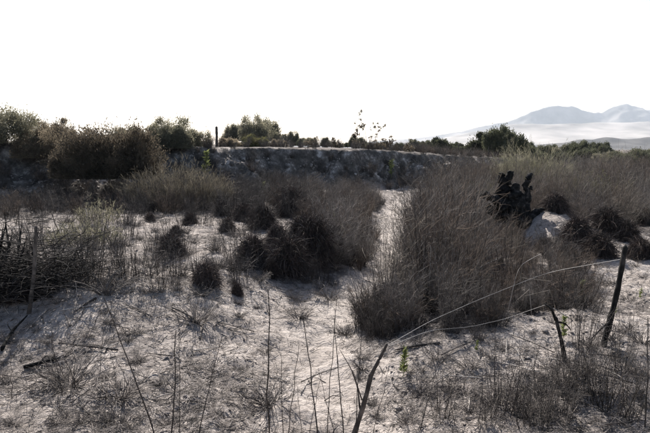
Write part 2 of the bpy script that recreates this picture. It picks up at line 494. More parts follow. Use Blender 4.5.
def dome_blob(r, h, seed, n=14, m=8):
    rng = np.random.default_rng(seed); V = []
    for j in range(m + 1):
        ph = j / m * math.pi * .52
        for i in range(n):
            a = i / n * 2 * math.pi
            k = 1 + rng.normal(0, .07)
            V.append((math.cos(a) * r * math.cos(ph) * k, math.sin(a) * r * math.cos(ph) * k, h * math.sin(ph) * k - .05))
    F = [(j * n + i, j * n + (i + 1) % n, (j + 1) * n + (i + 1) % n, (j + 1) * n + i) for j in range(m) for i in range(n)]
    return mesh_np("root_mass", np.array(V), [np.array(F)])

def tussock(seed, h=.9, r=.45, n=1500, stub=0, droop=.75):
    rng = np.random.default_rng(seed)
    def fur(n, length, w, dr, up):
        gap = rng.uniform(0, 6.28)
        a = rng.uniform(0, 2 * math.pi, n); ph = np.arcsin(rng.uniform(.0, 1, n))
        lump = 1 + .13 * np.sin(3 * a + seed) + .1 * np.sin(5 * a + 2 * seed)
        nrm = np.stack([np.cos(a) * np.cos(ph), np.sin(a) * np.cos(ph), np.sin(ph)], 1)
        base = nrm * np.array([r * .78, r * .78, h * .62]) * lump[:, None]
        lump = lump * np.where(np.cos(a - gap) > .75, .78, 1)
        d = nrm * .75 + rng.normal(0, .45, (n, 3)) + np.array([0, 0, up])
        P = curve_strands(base, d, length * rng.gamma(5, .2, n), 5, rng.normal(0, .22, (n, 3)), dr * rng.uniform(.4, 1.4, n))
        P[..., 2] = np.maximum(P[..., 2], -.03)
        return ribbons(P, w * rng.uniform(.6, 1.4, n)[:, None] * np.array([1, 1, .85, .6, .25])[None])
    V, Q = fur(n, h * .34, .010, droop * .9, .5)
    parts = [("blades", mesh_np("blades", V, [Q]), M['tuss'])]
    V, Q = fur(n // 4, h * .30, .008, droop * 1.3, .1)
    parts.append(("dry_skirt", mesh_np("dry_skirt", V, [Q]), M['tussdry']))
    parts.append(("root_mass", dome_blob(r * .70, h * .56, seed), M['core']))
    return parts

def leafy(seed, w=2.0, d=1.6, h=2.0, clumps=70, per=160, leaf=(.05, .018), mat='leafbrown', flat=.0, stems=26, upright=.0, shell=.3, sprays=True):
    """shrub crown of leaf clumps on a dome, gaps between them, on bare branching stems"""
    rng = np.random.default_rng(seed)
    nb = 7 if w < 5 else 11
    bc = np.stack([rng.uniform(-.32, .32, nb) * w, rng.uniform(-.3, .3, nb) * d, np.zeros(nb)], 1); bc[0] = 0
    bd = np.stack([rng.uniform(.38, .62, nb) * w * .5, rng.uniform(.4, .62, nb) * d * .5, rng.uniform(.76, .98, nb) * h], 1); bd[0] = (w * .33, d * .33, h * .95)
    bi = rng.integers(0, nb, clumps)
    a = rng.uniform(0, 2 * math.pi, clumps); ph = np.arcsin(rng.uniform(flat, 1, clumps)); q = rng.uniform(shell, 1.0, clumps)
    unit = np.stack([np.cos(a) * np.cos(ph), np.sin(a) * np.cos(ph), np.sin(ph)], 1)
    C = bc[bi] + unit * bd[bi] * q[:, None]
    C[:, 2] = np.maximum(C[:, 2], .08 * h)
    S = min(w, h) * .10 * rng.uniform(.6, 1.4, clumps)
    ci = np.repeat(np.arange(clumps), (per * 1.7 * rng.uniform(.5, 1.5, clumps)).astype(int))
    n = len(ci)
    outd = norm(C * np.array([1 / w, 1 / d, 1 / h]) + 1e-6)
    off = rng.normal(0, 1, (n, 3)) * S[ci][:, None] * np.array([1, 1, .95 + upright])
    pos = C[ci] + off + outd[ci] * np.abs(rng.normal(0, 1, n))[:, None] * S[ci][:, None] * .8
    rel = (pos - bc[bi[ci]]) / bd[bi[ci]]; rr = np.linalg.norm(rel, axis=1)
    lim_ = 1.06 + .09 * rng.normal(size=n)
    pos = bc[bi[ci]] + rel * bd[bi[ci]] * np.where(rr > lim_, lim_ / np.maximum(rr, .1), 1)[:, None]
    pos[:, 2] = np.maximum(pos[:, 2], .03)
    dirs = outd[ci] + rng.normal(0, .6, (n, 3)) + np.array([0, 0, .35 + upright])
    V, Q = leaves(pos, dirs, leaf[0] * 1.25 * rng.uniform(.6, 1.4, n), leaf[1] * 1.5 * rng.uniform(.6, 1.4, n))
    parts = []
    pick = rng.integers(0, clumps, stems + clumps)
    tgt = C[pick] * rng.uniform(.8, 1.12, len(pick))[:, None]
    b0 = np.zeros_like(tgt); b0[:, :2] = rng.normal(0, .06 * w, (len(pick), 2)); b0[:, 2] = -.08
    t = np.linspace(0, 1, 6)[None, :, None]
    mid = b0 * .5 + tgt * .5; mid[:, 2] += .12 * h; 
    P = b0[:, None] * (1 - t) ** 2 + 2 * mid[:, None] * t * (1 - t) + tgt[:, None] * t ** 2
    P = P + rng.normal(0, .012 * h, P.shape) * t
    R = (.008 + .004 * h) * rng.uniform(.5, 1.2, len(pick))[:, None] * np.linspace(1, .2, 6)[None]
    Vs, Qs = tubes(P, R, 4)
    if sprays:
        m = clumps * 5
        pi = rng.integers(0, clumps, m)
        Pp = curve_strands(C[pi] + rng.normal(0, 1, (m, 3)) * S[pi][:, None] * .6, outd[pi] + rng.normal(0, .4, (m, 3)) + np.array([0, 0, .5]), S[pi] * rng.uniform(1.5, 3.4, m), 3, rng.normal(0, .15, (m, 3)))
        V2, Q2 = tubes(Pp, np.full((m, 3), .0035) * np.array([1, .8, .4]), base=len(Vs))
        Vs = np.concatenate([Vs, V2]); Qs = np.concatenate([Qs, Q2])
    return [("stems", mesh_np("stems", Vs, [Qs], True), M['stem']), ("foliage", mesh_np("foliage", V, [Q]), M[mat])]

def tree_parts(seed, w, h, mat, trunk_h=.35, clumps=60, per=150, leaf=(.16, .07)):
    ps = leafy(seed, w, w * .85, h * (1 - trunk_h * .6), clumps, per, leaf, mat, .0, 16, .1, .4, False)
    crown = ps[1][1]
    co = np.empty(len(crown.vertices) * 3, np.float32); crown.vertices.foreach_get("co", co)
    co = co.reshape(-1, 3); co[:, 2] += trunk_h * h * .6; crown.vertices.foreach_set("co", co.ravel())
    rng = np.random.default_rng(seed)
    P = [np.stack([np.array([0, 0, -.2]), np.array([.05, .02, trunk_h * h * .5]), np.array([rng.normal(0, .1), 0, trunk_h * h]), np.array([rng.normal(0, .2), 0, h * .8])])]
    R = [np.array([.14, .11, .09, .03]) * h / 4]
    for k in range(9):
        a = rng.uniform(0, 6.28); z0 = rng.uniform(.25, .6) * h
        e = np.array([math.cos(a) * w * .4, math.sin(a) * w * .35, z0 + h * .3])
        s0 = np.array([0, 0, z0])
        P.append(np.stack([s0, s0 * .65 + e * .35 + np.array([0, 0, .05 * h]), s0 * .3 + e * .7, e])); R.append(np.array([.06, .045, .03, .012]) * h / 4)
    return [("trunk", mesh_tubes("trunk", np.array(P), np.array(R), 6), M['wood']), ("crown", crown, M[mat])]

def poisson(poly, r, n, seed, rej=None):
    rng = np.random.default_rng(seed); poly = np.asarray(poly)
    lo, hi = poly.min(0), poly.max(0); out = []
    cand = rng.uniform(lo - .3, hi + .3, (n, 2))
    ok = inside(poly, cand[:, 0] + .55 * fbm(cand[:, 0], cand[:, 1], 1.5, 3, seed), cand[:, 1] + .55 * fbm(cand[:, 0], cand[:, 1], 1.5, 3, seed + 40))
    for p in cand[ok]:
        rr = r(p) if callable(r) else r
        if rej is not None and rej(p):
            continue
        if all((p[0] - o[0]) ** 2 + (p[1] - o[1]) ** 2 > rr * rr for o in out):
            out.append((float(p[0]), float(p[1])))
    return out

# ------------------------------------------------------------------ burnt thickets
SH_TALL = [burnt_shrub(100 + i, 2.1, .30, .3, 62 + 8 * i, 480, .006 + .001 * (i % 3), .75, ('stem', 'charstem', 'stem', 'charstem', 'stem', 'charstem', 'stem')[i], ('twig', 'browntwig', 'twig', 'browntwig', 'browntwig', 'twig', 'strawtwig')[i]) for i in range(7)]
SH_MID = [burnt_shrub(120 + i, 1.5, .42, .26, 80, 560, .0055, .75, ('stem', 'charstem')[i % 2], ('twig', 'browntwig')[i % 2]) for i in range(4)]
SH_LOW = [burnt_shrub(140 + i, .8, .75, .16, 55, 380, .0055, .6, 'charstem', 'browntwig' if i % 2 else 'stem') for i in range(5)]
SH_WIDE = [burnt_shrub(160 + i, 1.8, .55, .45, 130, 800, .0065, .75, ('stem', 'charstem', 'stem', 'stem')[i], ('twig', 'browntwig', 'browntwig', 'strawtwig')[i]) for i in range(4)]

def scatter(name, spots, pool, hfun, label, cat, group, seed, tilt=.06):
    rng = random.Random(seed); out = []
    for (x, y) in spots:
        s = hfun(x, y, rng)
        if s is None:
            continue
        o = plant(name, pool[rng.randrange(len(pool))], (x, y, h1(x, y)), rng.uniform(0, 6.28), (s * rng.uniform(.85, 1.15), s * rng.uniform(.85, 1.15), s), (rng.uniform(-tilt, tilt), rng.uniform(-tilt, tilt)))
        tag(o, label(x, y, s) if callable(label) else label, cat, group); out.append(o)
    return out

def h_front(x, y, rng):
    q = x / y
    lim = 2.3 - 1.2 * max(0, .2 - q) * 4
    if q > .27:                                # lower growth in front of the stump and the sand mound
        lim = min(2.35 - (q - .27) * 8, 2.9 - (.135 if q < .39 else .185) * y)
    if lim < .35 and q > .39 and rng.random() < .5:
        return None
    edge = .5 if y < 8.1 else .72 if y < 9.0 else 1
    return max(.28, lim / 2.1 * rng.choice((.45, .62, .78, .9, .98, 1.06)) * rng.uniform(.92, 1.05) * edge)
def size_word(s, a, b_, names=("low", "middling", "tall")):
    return names[0] if s < a else names[1] if s < b_ else names[2]
def lab_front(x, y, s):
    w = size_word(s, .62, .92)
    if path_signed(x, y) < 1.25 and y > 8.3:
        return w + " bare grey burnt shrub on the thicket's edge along the worn path"
    if y < 9.6:
        return w + " bare grey burnt shrub at the thicket's foot by the pale wires"
    if x > 4.2:
        return w + " bare grey burnt shrub of the thicket next to the sand mound and stump"
    return w + " bare grey burnt shrub deep within the dense thicket"
def lab_strip(x, y, s):
    return size_word(s, .9, 1.1, ("shorter", "bare", "taller")) + " grey burnt shrub in the strip " + ("beside the upright tussock" if y < 15.5 else "halfway along the path" if y < 22 else "where the path meets the bank")
def lab_back(x, y, s):
    return size_word(s, .85, 1.05, ("low", "wide", "tall")) + " dry grey brush " + ("close behind the charred stump" if y < 22 and x < 9 else "behind the sandy hummock tussocks" if y < 24 else "below the dark green trees" if x < 12 else "below the distant tree row")
def lab_left(x, y, s):
    return size_word(s, 1.0, 1.3, ("short", "thin", "high")) + " dark dry weed " + ("under the large dark shrub and bank" if x < -9 else "around the wide feathery shrub" if x < -4.5 else "before the bank near the burnt strip")
def lab_tuft(x, y, s):
    w = size_word(s, .5, .95, ("tiny", "small", "bushy"))
    return w + " burnt twiggy tuft " + ("on the open foreground sand" if y < 9.5 else "near the burnt brush heap" if x < -4.2 and y < 13 else "on the pale flat by olive bushes" if x < -4.2 else "around the dark tussocks" if y < 17 else "in the far tussock cluster")
def lab_tuft2(x, y, s):
    w = size_word(s, .55, .8, ("tiny", "small", "bushy"))
    return w + " burnt twiggy tuft " + ("on the open sand by the leaning post" if x > 3.6 and y > 8 else "on the sand strip by the forked branch" if x > 2.4 else "on the sand strip at the thicket's foot")
def lab_thin(x, y, s):
    w = size_word(s, .7, .95, ("short", "thin", "high"))
    return w + " upright dry weed standing " + ("by the dull olive bushes" if x < -4.2 else "near the compact reddish tussock" if y < 13 else "among the clustered tussocks")
front = poisson(Z_FRONT, .5, 5000, 3)
scatter("burnt_shrub", front, SH_TALL, h_front, lab_front, "shrub", "burnt thicket beside the path", 1)
strip = poisson(Z_STRIP, .62, 4000, 4)
scatter("burnt_shrub", strip, SH_MID, lambda x, y, r: r.uniform(.7, 1.15) * (1.0 - .02 * (y - 12)), lab_strip, "shrub", "burnt strip between tussocks and path", 2)
back = poisson(Z_BACK, lambda p: 1.0 if p[1] < 24 else 1.5 if p[1] < 34 else 2.0, 5000, 5, lambda p: abs(p[0] - 5.9) < .9 and p[1] < 18.5)
scatter("dry_brush", back, SH_WIDE, lambda x, y, r: r.uniform(.75, 1.2) * (.8 if y < 22 else 1.0 if y < 32 else 1.25), lab_back, "brush", "dry brush behind the charred stump", 3)
# low growth straggling out from the thicket's margins
def margin(poly, n, d0, d1, seed):
    rng = random.Random(seed); out = []; m = len(poly)
    while len(out) < n:
        i = rng.randrange(m); f = rng.random(); a = Vector(poly[i]); c = Vector(poly[(i + 1) % m]); e = c - a
        if rng.random() > e.length / 3:
            continue
        p = a + e * f + Vector((e.y, -e.x)).normalized() * rng.uniform(d0, d1)
        if abs(path_signed(p.x, p.y)) > .42:
            out.append((p.x, p.y))
    return out
def lab_margin(x, y, s):
    return size_word(s, .55, .85, ("tiny", "low", "bushy")) + " straggling burnt shrub at the thicket's margin " + ("by the pale wires" if y < 9 else "along the worn path" if path_signed(x, y) < 1.6 else "toward the sand mound")
def lab_margin2(x, y, s):
    return size_word(s, .55, .85, ("tiny", "low", "bushy")) + " straggling burnt shrub at the burnt strip's margin " + ("along the worn path" if path_signed(x, y) > -1.2 else "toward the tussocks")
scatter("straggling_shrub", margin(Z_FRONT, 75, -.15, .55, 41), SH_LOW, lambda x, y, r: r.uniform(.35, 1.1), lab_margin, "shrub", "straggling shrubs round the thicket", 42, .2)
scatter("straggling_shrub", margin(Z_STRIP, 60, -.15, .5, 43), SH_LOW, lambda x, y, r: r.uniform(.35, 1.1), lab_margin2, "shrub", "straggling shrubs round the burnt strip", 44, .2)
left = poisson(Z_LEFT, .85, 8000, 6)
scatter("dry_weed", left, SH_LOW, lambda x, y, r: r.uniform(.7, 1.5) * (1.25 if x > -8 else .9), lab_left, "weed", "dry weeds along the foot of the bank", 4)

# brush clinging to the bank face
face = []
rb = random.Random(8)
while len(face) < 120:
    x = rb.uniform(-21, 16); y = np.interp(x, BK_X, BK_Y) + rb.uniform(-1.0, 3.6)
    if abs(x) < .66 * y:
        face.append((x, float(y)))
rb2 = random.Random(88)
while len(face) < 160:
    x = rb2.uniform(-8, 16); y = float(np.interp(x, BK_X, BK_Y)) + rb2.uniform(-.5, 3.0)
    face.append((x, y))
scatter("bank_brush", face, SH_LOW, lambda x, y, r: r.uniform(.5, 1.35), lambda x, y, s: size_word(s, .9, 1.2, ("small", "middling", "large")) + " scorched brush on the shaded bank face " + ("below the leafy shrubs" if x < -6 else "below the yellow-green bush" if x < 0 else "beyond the path's end"), "brush", "scorched brush on the bank face", 9)
# dry weeds along the bank's top edge
top = []
while len(top) < 170:
    x = rb.uniform(-8, 26); y = float(np.interp(x, BK_X, BK_Y)) + rb.uniform(4.4, 12)
    if x / y > -.25:
        top.append((x, y))
scatter("bank_top_weed", top, SH_LOW, lambda x, y, r: r.uniform(.5, 1.35), lambda x, y, s: size_word(s, .75, 1.05, ("short", "middling", "high")) + " dry weed on top of the bank " + ("near the yellow-green bush" if x < -1 else "around the dead stalks" if x < 7 else "near the round green bush and trees"), "weed", "dry weeds on top of the bank", 10)

# ------------------------------------------------------------------ tussocks
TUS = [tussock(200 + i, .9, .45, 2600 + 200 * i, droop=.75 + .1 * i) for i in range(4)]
def tuss_px(px, py, hpx, label, rz=0, fat=1.0, group=None):
    x, y = ground(px, py)
    z = h1(x, y); s = hpx / 527 * y / .86; fat *= .74
    o = plant("tussock", TUS[(px + py) % 4], (x, y, z - .02), rz or (px * 1.7) % 6.28, (s * fat, s * fat, s))
    return tag(o, label, "tussock", group)
L_T = "dark burnt grass tussock with drooping blades"
tuss_px(288, 273, 46, L_T + ", large rounded one closest to the worn path", fat=1.0)
tuss_px(253, 264, 36, L_T + ", left neighbour of the large rounded one")
tuss_px(313, 262, 58, "tall dark upright grass tussock against the grey burnt strip", fat=.72)
tuss_px(207, 286, 30, "compact reddish brown burnt tussock alone on pale sand", fat=1.05)
tuss_px(171, 257, 30, "small dark tussock beneath the wide feathery shrub")
tuss_px(237, 295, 17, "tiny dark tussock alone on sand near the compact reddish one", fat=.8)
tuss_px(271, 276, 22, "small brown tussock tucked under the large rounded one", fat=.8)
CL = "in the cluster between feathery shrub and burnt strip"
for px, py, hp, lab in [(262, 228, 30, "dark tussock " + CL + ", behind the left neighbour"), (292, 215, 34, "tallest dark tussock " + CL), (243, 221, 22, "squat dark tussock " + CL), (228, 232, 18, "small dark tussock in front of the squat one"), (276, 243, 24, "dark tussock wedged behind the large rounded one"), (302, 240, 30, "dark tussock touching the tall upright one"),
                        (330, 250, 30, "dark tussock half hidden in the burnt strip"), (190, 225, 16, "little dark tussock under the feathery shrub's far end"), (222, 214, 16, "little dark tussock near the squat one, toward the bank"), (282, 205, 22, "dark tussock behind the tallest of the cluster"), (250, 206, 18, "small dark tussock farthest back " + CL), (310, 222, 26, "dark tussock rising from the edge of the burnt strip"),
                        (150, 222, 12, "tiny dark tussock on pale sand before the feathery shrub"), (176, 236, 14, "tiny dark tussock right behind the small one under the feathery shrub")]:
    tuss_px(px, py, hp, lab, group="tussock cluster behind the large tussocks")
for px, py, hp, lab in [(577, 240, 30, "shaggy dark tussock against the sand mound by the charred stump"), (607, 230, 28, "shaggy dark tussock on the hummock, middle of the far group"), (626, 240, 24, "shaggy dark tussock on the hummock toward the open sand"), (598, 257, 32, "largest shaggy tussock bordering the open sand near the leaning post"), (582, 212, 24, "shaggy dark tussock behind the sand mound"), (555, 212, 24, "shaggy dark tussock on top of the sand mound"),
                        (640, 258, 26, "shaggy tussock bordering the open sand beyond the largest one"), (566, 256, 20, "small shaggy tussock at the sand mound's foot"), (618, 212, 20, "small shaggy tussock at the edge of the dry brush"), (642, 225, 22, "shaggy tussock at the outer end of the hummock"), (545, 252, 18, "small shaggy tussock between thicket and sand mound")]:
    tuss_px(px, py, hp, lab, fat=1.15, group="tussocks on the hummocks near the stump")

# ------------------------------------------------------------------ living shrubs on the bank
def big(name, label, cat, parts, x, y, z=None, rz=0, group=None):
    z = h1(x, y) if z is None else z
    return tag(plant(name, parts, (x, y, z - .1), rz), label, cat, group)

def at_px(px, Y):
    return (px - 325) / 527 * Y
big("leafy_shrub", "large dark brown leafy shrub overhanging the earth bank", "shrub", leafy(337, 5.9, 3.6, 2.7, 220, 220, (.09, .03), 'leafdark'), at_px(110, 26.4), 26.4, 1.6)
big("leafy_shrub", "rounded grey-green shrub on the bank beside the fence post", "shrub", leafy(302, 3.9, 2.8, 1.95, 110, 220, (.08, .03), 'leafolive'), at_px(176, 33.5), 33.5)
for k, (px, Y, w, h, mt, lab) in enumerate([
        (4, 28.5, 4.4, 2.1, 'leafolive', "olive shrub with bare twig tips at the bank's end"),
        (38, 28.6, 3.6, 1.65, 'leafbrown', "yellowish brown rounded shrub next to the olive shrub"),
        (60, 31.0, 3.0, 1.6, 'leafbrown', "brownish shrub partly behind the large dark shrub"),
        (-25, 26.5, 2.6, 1.9, 'leafbrown', "brown shrub beyond the olive shrub"),
        (128, 32.0, 2.6, 1.9, 'leafolive', "olive shrub peeking out behind the large dark shrub")]):
    big("leafy_shrub", lab, "shrub", leafy(310 + k, w, w * .85, h, 70, 200, (.08, .028), mt), at_px(px, Y), Y)
big("leafy_shrub", "low yellow-green bush on the bank beyond the fence post", "shrub", leafy(320, 2.7, 2.2, 1.0, 55, 190, (.07, .03), 'leafyellow'), at_px(255, 39), 39)
big("leafy_shrub", "small brown bush at the foot of the bank fence post", "shrub", leafy(321, 2.6, 1.8, .85, 45, 150, (.06, .025), 'leafbrown'), at_px(225, 38), 38)
big("leafy_shrub", "small brown bush beside the low yellow-green bush", "shrub", leafy(322, 2.0, 1.8, .75, 40, 150, (.06, .025), 'leafbrown'), at_px(280, 40.5), 40.5)

# wide feathery shrub in front of the bank: fine upright sprays
def feathery(seed, w, d, h, n, mat, leafn):
    rng = np.random.default_rng(seed)
    a = rng.uniform(0, 2 * math.pi, n); q = np.sqrt(rng.uniform(0, 1, n))
    base = np.stack([np.cos(a) * q * w * .36, np.sin(a) * q * d * .36, np.full(n, -.08)], 1)
    dr = np.stack([np.cos(a) * q * .55 + rng.normal(0, .12, n), np.sin(a) * q * .4 + rng.normal(0, .12, n), np.ones(n)], 1)
    L = h * (1.05 - .42 * q ** 2) * rng.uniform(.7, 1.08, n) * (1 + .12 * np.sin(a * 3 + seed))
    P = curve_strands(base, dr, L, 6, rng.normal(0, .08, (n, 3)))
    V, Q = tubes(P, .006 * rng.uniform(.6, 1.3, n)[:, None] * np.linspace(1, .3, 6)[None])
    p, dd = along(P, leafn, .42, 1.0, rng)
    m = len(p)
    P2 = curve_strands(p, dd + rng.normal(0, .45, (m, 3)), rng.uniform(.08, .25, m) * h * .5, 3, rng.normal(0, .15, (m, 3)))
    V2, Q2 = ribbons(P2, .011 * np.ones((m, 1)) * np.array([.8, 1, .4])[None])
    return [("stems", mesh_np("stems", V, [Q], True), M['stem']), ("foliage", mesh_np("foliage", V2, [Q2]), M[mat])]
M['feather'] = veg_mat("feathery_spray", [(.3, (.06, .053, .042)), (.5, (.12, .105, .08)), (.72, (.21, .185, .14))], 1.5, .15, trans=.3)
x, y = ground(170, 213)
big("feathery_shrub", "wide feathery grey-brown shrub standing on the flat before the bank", "shrub", feathery(401, 5.4, 3.0, 2.0, 700, 'feather', 12000), x, y + 1.2)
big("feathery_shrub", "dull olive feathery bush low on the pale flat", "shrub", feathery(402, 2.3, 1.6, .8, 260, 'leafolive', 3500), *ground(85, 243))
big("feathery_shrub", "pale olive wispy bush next to the dull olive one", "shrub", feathery(403, 1.6, 1.2, .9, 160, 'leafolive', 1800), *ground(100, 222))
big("feathery_shrub", "feathery green-grey shrub rising above the dry brush by dark treetops", "shrub", feathery(404, 5.0, 3, 3.2, 420, 'leafolive', 8000), at_px(528, 33), 33)
for k, (px, Y, w, h, lab) in enumerate([(541, 30, 1.6, 1.9, "yellow-green bush among dry brush, beneath the feathery shrub"), (583, 28, 1.5, 1.7, "yellow-green bush among dry brush, beside the far tussocks"), (475, 24, 1.2, 1.5, "sparse yellow-green bush poking through the thicket"), (560, 23, 1.1, 1.2, "small yellow-green bush between stump and hills"), (615, 26, 1.6, 1.6, "olive yellow bush at the edge of the dry brush")]):
    big("leafy_shrub", lab, "shrub", feathery(410 + k, w, w, h, 150, 'leafyellow', 1500), at_px(px, Y), Y)

# ------------------------------------------------------------------ trees beyond the bank
TR = [(495, 62, 4.6, 3.6, 'leafgreen', "dark green bushy tree, tallest beyond the bank"), (478, 66, 3.4, 2.9, 'leafgreen', "dark green tree left of the tallest one, close against it"),
      (512, 64, 3.4, 3.0, 'leafgreen', "dark green tree crowding the tallest one"), (440, 75, 3.4, 2.4, 'leafgreen', "round green bush on the plain beyond the bank edge"),
      (455, 82, 2.6, 2.0, 'leafgreen', "small dark bush beside the round green bush"), (415, 85, 2.6, 2.2, 'leafolive', "grey bush on the plain near the tall dead stalks"),
      (255, 78, 6.0, 4.6, 'leafolive', "grey-green broad tree behind the low yellow-green bush"), (272, 82, 4.4, 4.6, 'leafolive', "grey-green tree overlapping the broad tree"), (237, 86, 4.0, 3.9, 'leafolive', "small grey-green tree near the bank fence post"),
      (290, 90, 3.0, 2.8, 'leafolive', "little grey tree at the end of the tree row")]
for k, (px, Y, w, h, mt, lab) in enumerate(TR):
    big("tree", lab, "tree", tree_parts(500 + k, w, h, mt), at_px(px, Y), Y)
TREE_POOL = [tree_parts(540 + k, 4.6, 3.6, 'leafgreen') for k in range(3)] + [tree_parts(550, 5.0, 3.2, 'leafolive')]
rt = random.Random(21)
for k in range(46):
    px = 515 + k * 3.6 + rt.uniform(-5, 5); Y = rt.uniform(55, 115)
    x = at_px(px, Y); s = rt.uniform(.42, .78) * (1.0 if px < 560 else 1.25)
    o = plant("tree", TREE_POOL[rt.randrange(4)], (x, Y, h1(x, Y) - .1), rt.uniform(0, 6), s)
    tag(o, "hazy green tree in the distant row below the hills", "tree", "distant tree row below the hills")
for k in range(30):
    px = 292 + k * 7 + rt.uniform(-5, 5); Y = rt.uniform(60, 110)
    x = at_px(px, Y); s = rt.uniform(.3, .5)
    o = plant("distant_bush", TREE_POOL[rt.randrange(4)], (x, Y, h1(x, Y) - .1), rt.uniform(0, 6), s)
    tag(o, "low distant bush on the plain behind the bank's edge", "bush", "distant bushes behind the bank's edge")

# tall dead stalks with leaf clusters against the sky
def stalk_clumped(seed, h, n, lean):
    rng = np.random.default_rng(seed)
    base = np.zeros((n, 3)); base[:, 0] = rng.normal(0, .12, n); base[:, 1] = rng.normal(0, .12, n); base[:, 2] = -.1
    d = np.stack([lean + rng.normal(0, .22, n), rng.normal(0, .1, n), np.ones(n)], 1)
    P = curve_strands(base, d, h * rng.uniform(.6, 1.0, n), 7, rng.normal(0, .08, (n, 3)))
    P2 = P + np.cumsum(rng.normal(0, .012 * h, P.shape), 1)
    p, dd = along(P2, 70, .35, 1.0, rng)
    c = p[rng.integers(0, len(p), 24)] + rng.normal(0, .12, (24, 3))
    pos = np.repeat(c, 9, 0) + rng.normal(0, .055, (24 * 9, 3))
    V, Q = leaves(pos, rng.normal(0, 1, pos.shape), rng.uniform(.1, .24, len(pos)), rng.uniform(.05, .11, len(pos)))
    return [("stems", mesh_tubes("stems", P2, .014 * np.ones((n, 1)) * np.linspace(1, .5, 7)[None], 4), M['stem']), ("dry_leaves", mesh_np("dry_leaves", V, [Q]), M['leafdark'])]
for k, (px, h, n, lean, lab) in enumerate([(352, 2.9, 4, .25, "leaning dead stalk with dry leaf clusters on the bank top"), (365, 3.2, 4, .0, "tallest dead stalk with dry leaf clusters on the bank top"), (377, 1.6, 4, .12, "bushy dead stalk beside the tallest one on the bank"),
                                            (390, 1.7, 3, .18, "slanting dead stalk at the end of the bank's stalk row"), (337, 1.0, 3, -.1, "short dead stalk before the leaning one on the bank"), (312, .9, 3, .1, "short dry stalk alone on the bank edge"), (405, 1.1, 3, .2, "short slanting dead stalk past the stalk row"), (200, 1.2, 3, .1, "thin dead stalk between the rounded shrub and the fence post")]):
    Y = 41.0 + k * .3
    big("dead_stalk", lab, "dead plant", stalk_clumped(600 + k, h, n, lean), at_px(px, Y), Y)

# ------------------------------------------------------------------ posts, stump, wires, branches
def limb(name, pts, radii, sides, m, parent, wob=.15, seed=0, seg=5):
    rng = np.random.default_rng(seed)
    pts = np.asarray(pts, float); k = len(pts)
    t = np.linspace(0, k - 1, (k - 1) * seg + 1)
    P = np.stack([np.interp(t, np.arange(k), pts[:, i]) for i in range(3)], 1)
    for _ in range(2):
        P[1:-1] = P[1:-1] * .5 + (P[:-2] + P[2:]) * .25
    R = np.interp(t, np.arange(k), radii)
    V, Q = tubes(P[None], R[None], sides)
    V = V.reshape(len(t), sides, 3)
    V += (V - P[:, None]) * (rng.normal(0, wob, (len(t), sides, 1)) + rng.normal(0, wob * .8, (1, sides, 1)))
    V = V.reshape(-1, 3)
    n0 = len(V); V = np.concatenate([V, P[:1], P[-1:] + (P[-1:] - P[-2:-1]) * .4])
    e = (len(t) - 1) * sides
    F = [(i, n0, (i + 1) % sides) for i in range(sides)] + [(e + i, e + (i + 1) % sides, n0 + 1) for i in range(sides)]
    return put(name, mesh_np(name, V, [Q, np.array(F)], False), m, parent)

sx, sy = 5.75, 16.2
st = empty("charred_stump", (sx, sy, h1(sx, sy)))
tag(st, "jet black charred tree stump with two broken horns above the thicket", "stump")
B = M['black']
limb("trunk", [(0, 0, -.2), (.04, 0, .45), (-.02, .02, .85), (.06, .02, 1.22)], [.5, .44, .42, .27], 13, B, st, .22, 1)
for k, (pts, rr) in enumerate([
        ([(-.18, 0, .8), (-.3, 0, 1.2), (-.26, .02, 1.55), (-.34, .02, 1.8), (-.27, .02, 1.9)], [.26, .2, .15, .1, .07]),
        ([(-.26, .02, 1.35), (-.12, .02, 1.6), (-.06, .02, 1.88), (-.1, .02, 1.98)], [.15, .12, .11, .05]),
        ([(.0, -.05, .9), (.02, -.08, 1.25), (.1, -.08, 1.52), (.05, -.08, 1.6)], [.25, .2, .13, .09]),
        ([(.2, .05, .7), (.3, .08, 1.1), (.24, .08, 1.36)], [.25, .18, .11]),
        ([(.25, .05, .5), (.46, .05, .95), (.5, .05, 1.3), (.42, .05, 1.55), (.5, .05, 1.75), (.62, .05, 1.9)], [.22, .13, .09, .075, .085, .04]),
        ([(.5, .05, 1.28), (.6, .05, 1.42), (.6, .05, 1.52)], [.06, .045, .03]),
        ([(-.2, -.1, .9), (-.5, -.12, 1.12), (-.72, -.12, 1.2), (-.86, -.12, 1.34)], [.2, .11, .08, .075]),
        ([(-.7, -.12, 1.2), (-.92, -.14, 1.2), (-1.0, -.14, 1.27)], [.07, .06, .05]),
        ([(-.2, .1, .4), (-.55, .1, .7), (-.72, .1, .95)], [.24, .15, .07]),
        ([(.25, -.1, .3), (.62, -.12, .6), (.8, -.1, .78), (.98, -.1, .78)], [.26, .15, .1, .05])]):
    limb("broken_limb", pts, rr, 7, B, st, .3, 30 + k, 4)

def post(name, label, cat, base, top, r0, r1, m, seed, extra=()):
    r = empty(name, base)
    b = Vector(base); t = Vector(top) - b
    d = t.normalized()
    tag(r, label, cat)
    mid = t * .5 + Vector((.02, 0, 0)) * t.length
    limb("shaft", [(-d * .25)[:], (0, 0, 0), mid[:], t[:]], [r0 * 1.1, r0, (r0 + r1) / 2, r1], 7, m, r, .1, seed)
    for k, (p, q, ra, rb_) in enumerate(extra):
        limb("side_branch", [(Vector(p) - b)[:], ((Vector(p) + Vector(q)) / 2 - b + Vector((.02, .01, .03)))[:], (Vector(q) - b)[:]], [ra, (ra + rb_) / 2, rb_], 5, m, r, .1, seed + 40 + k)
    return r

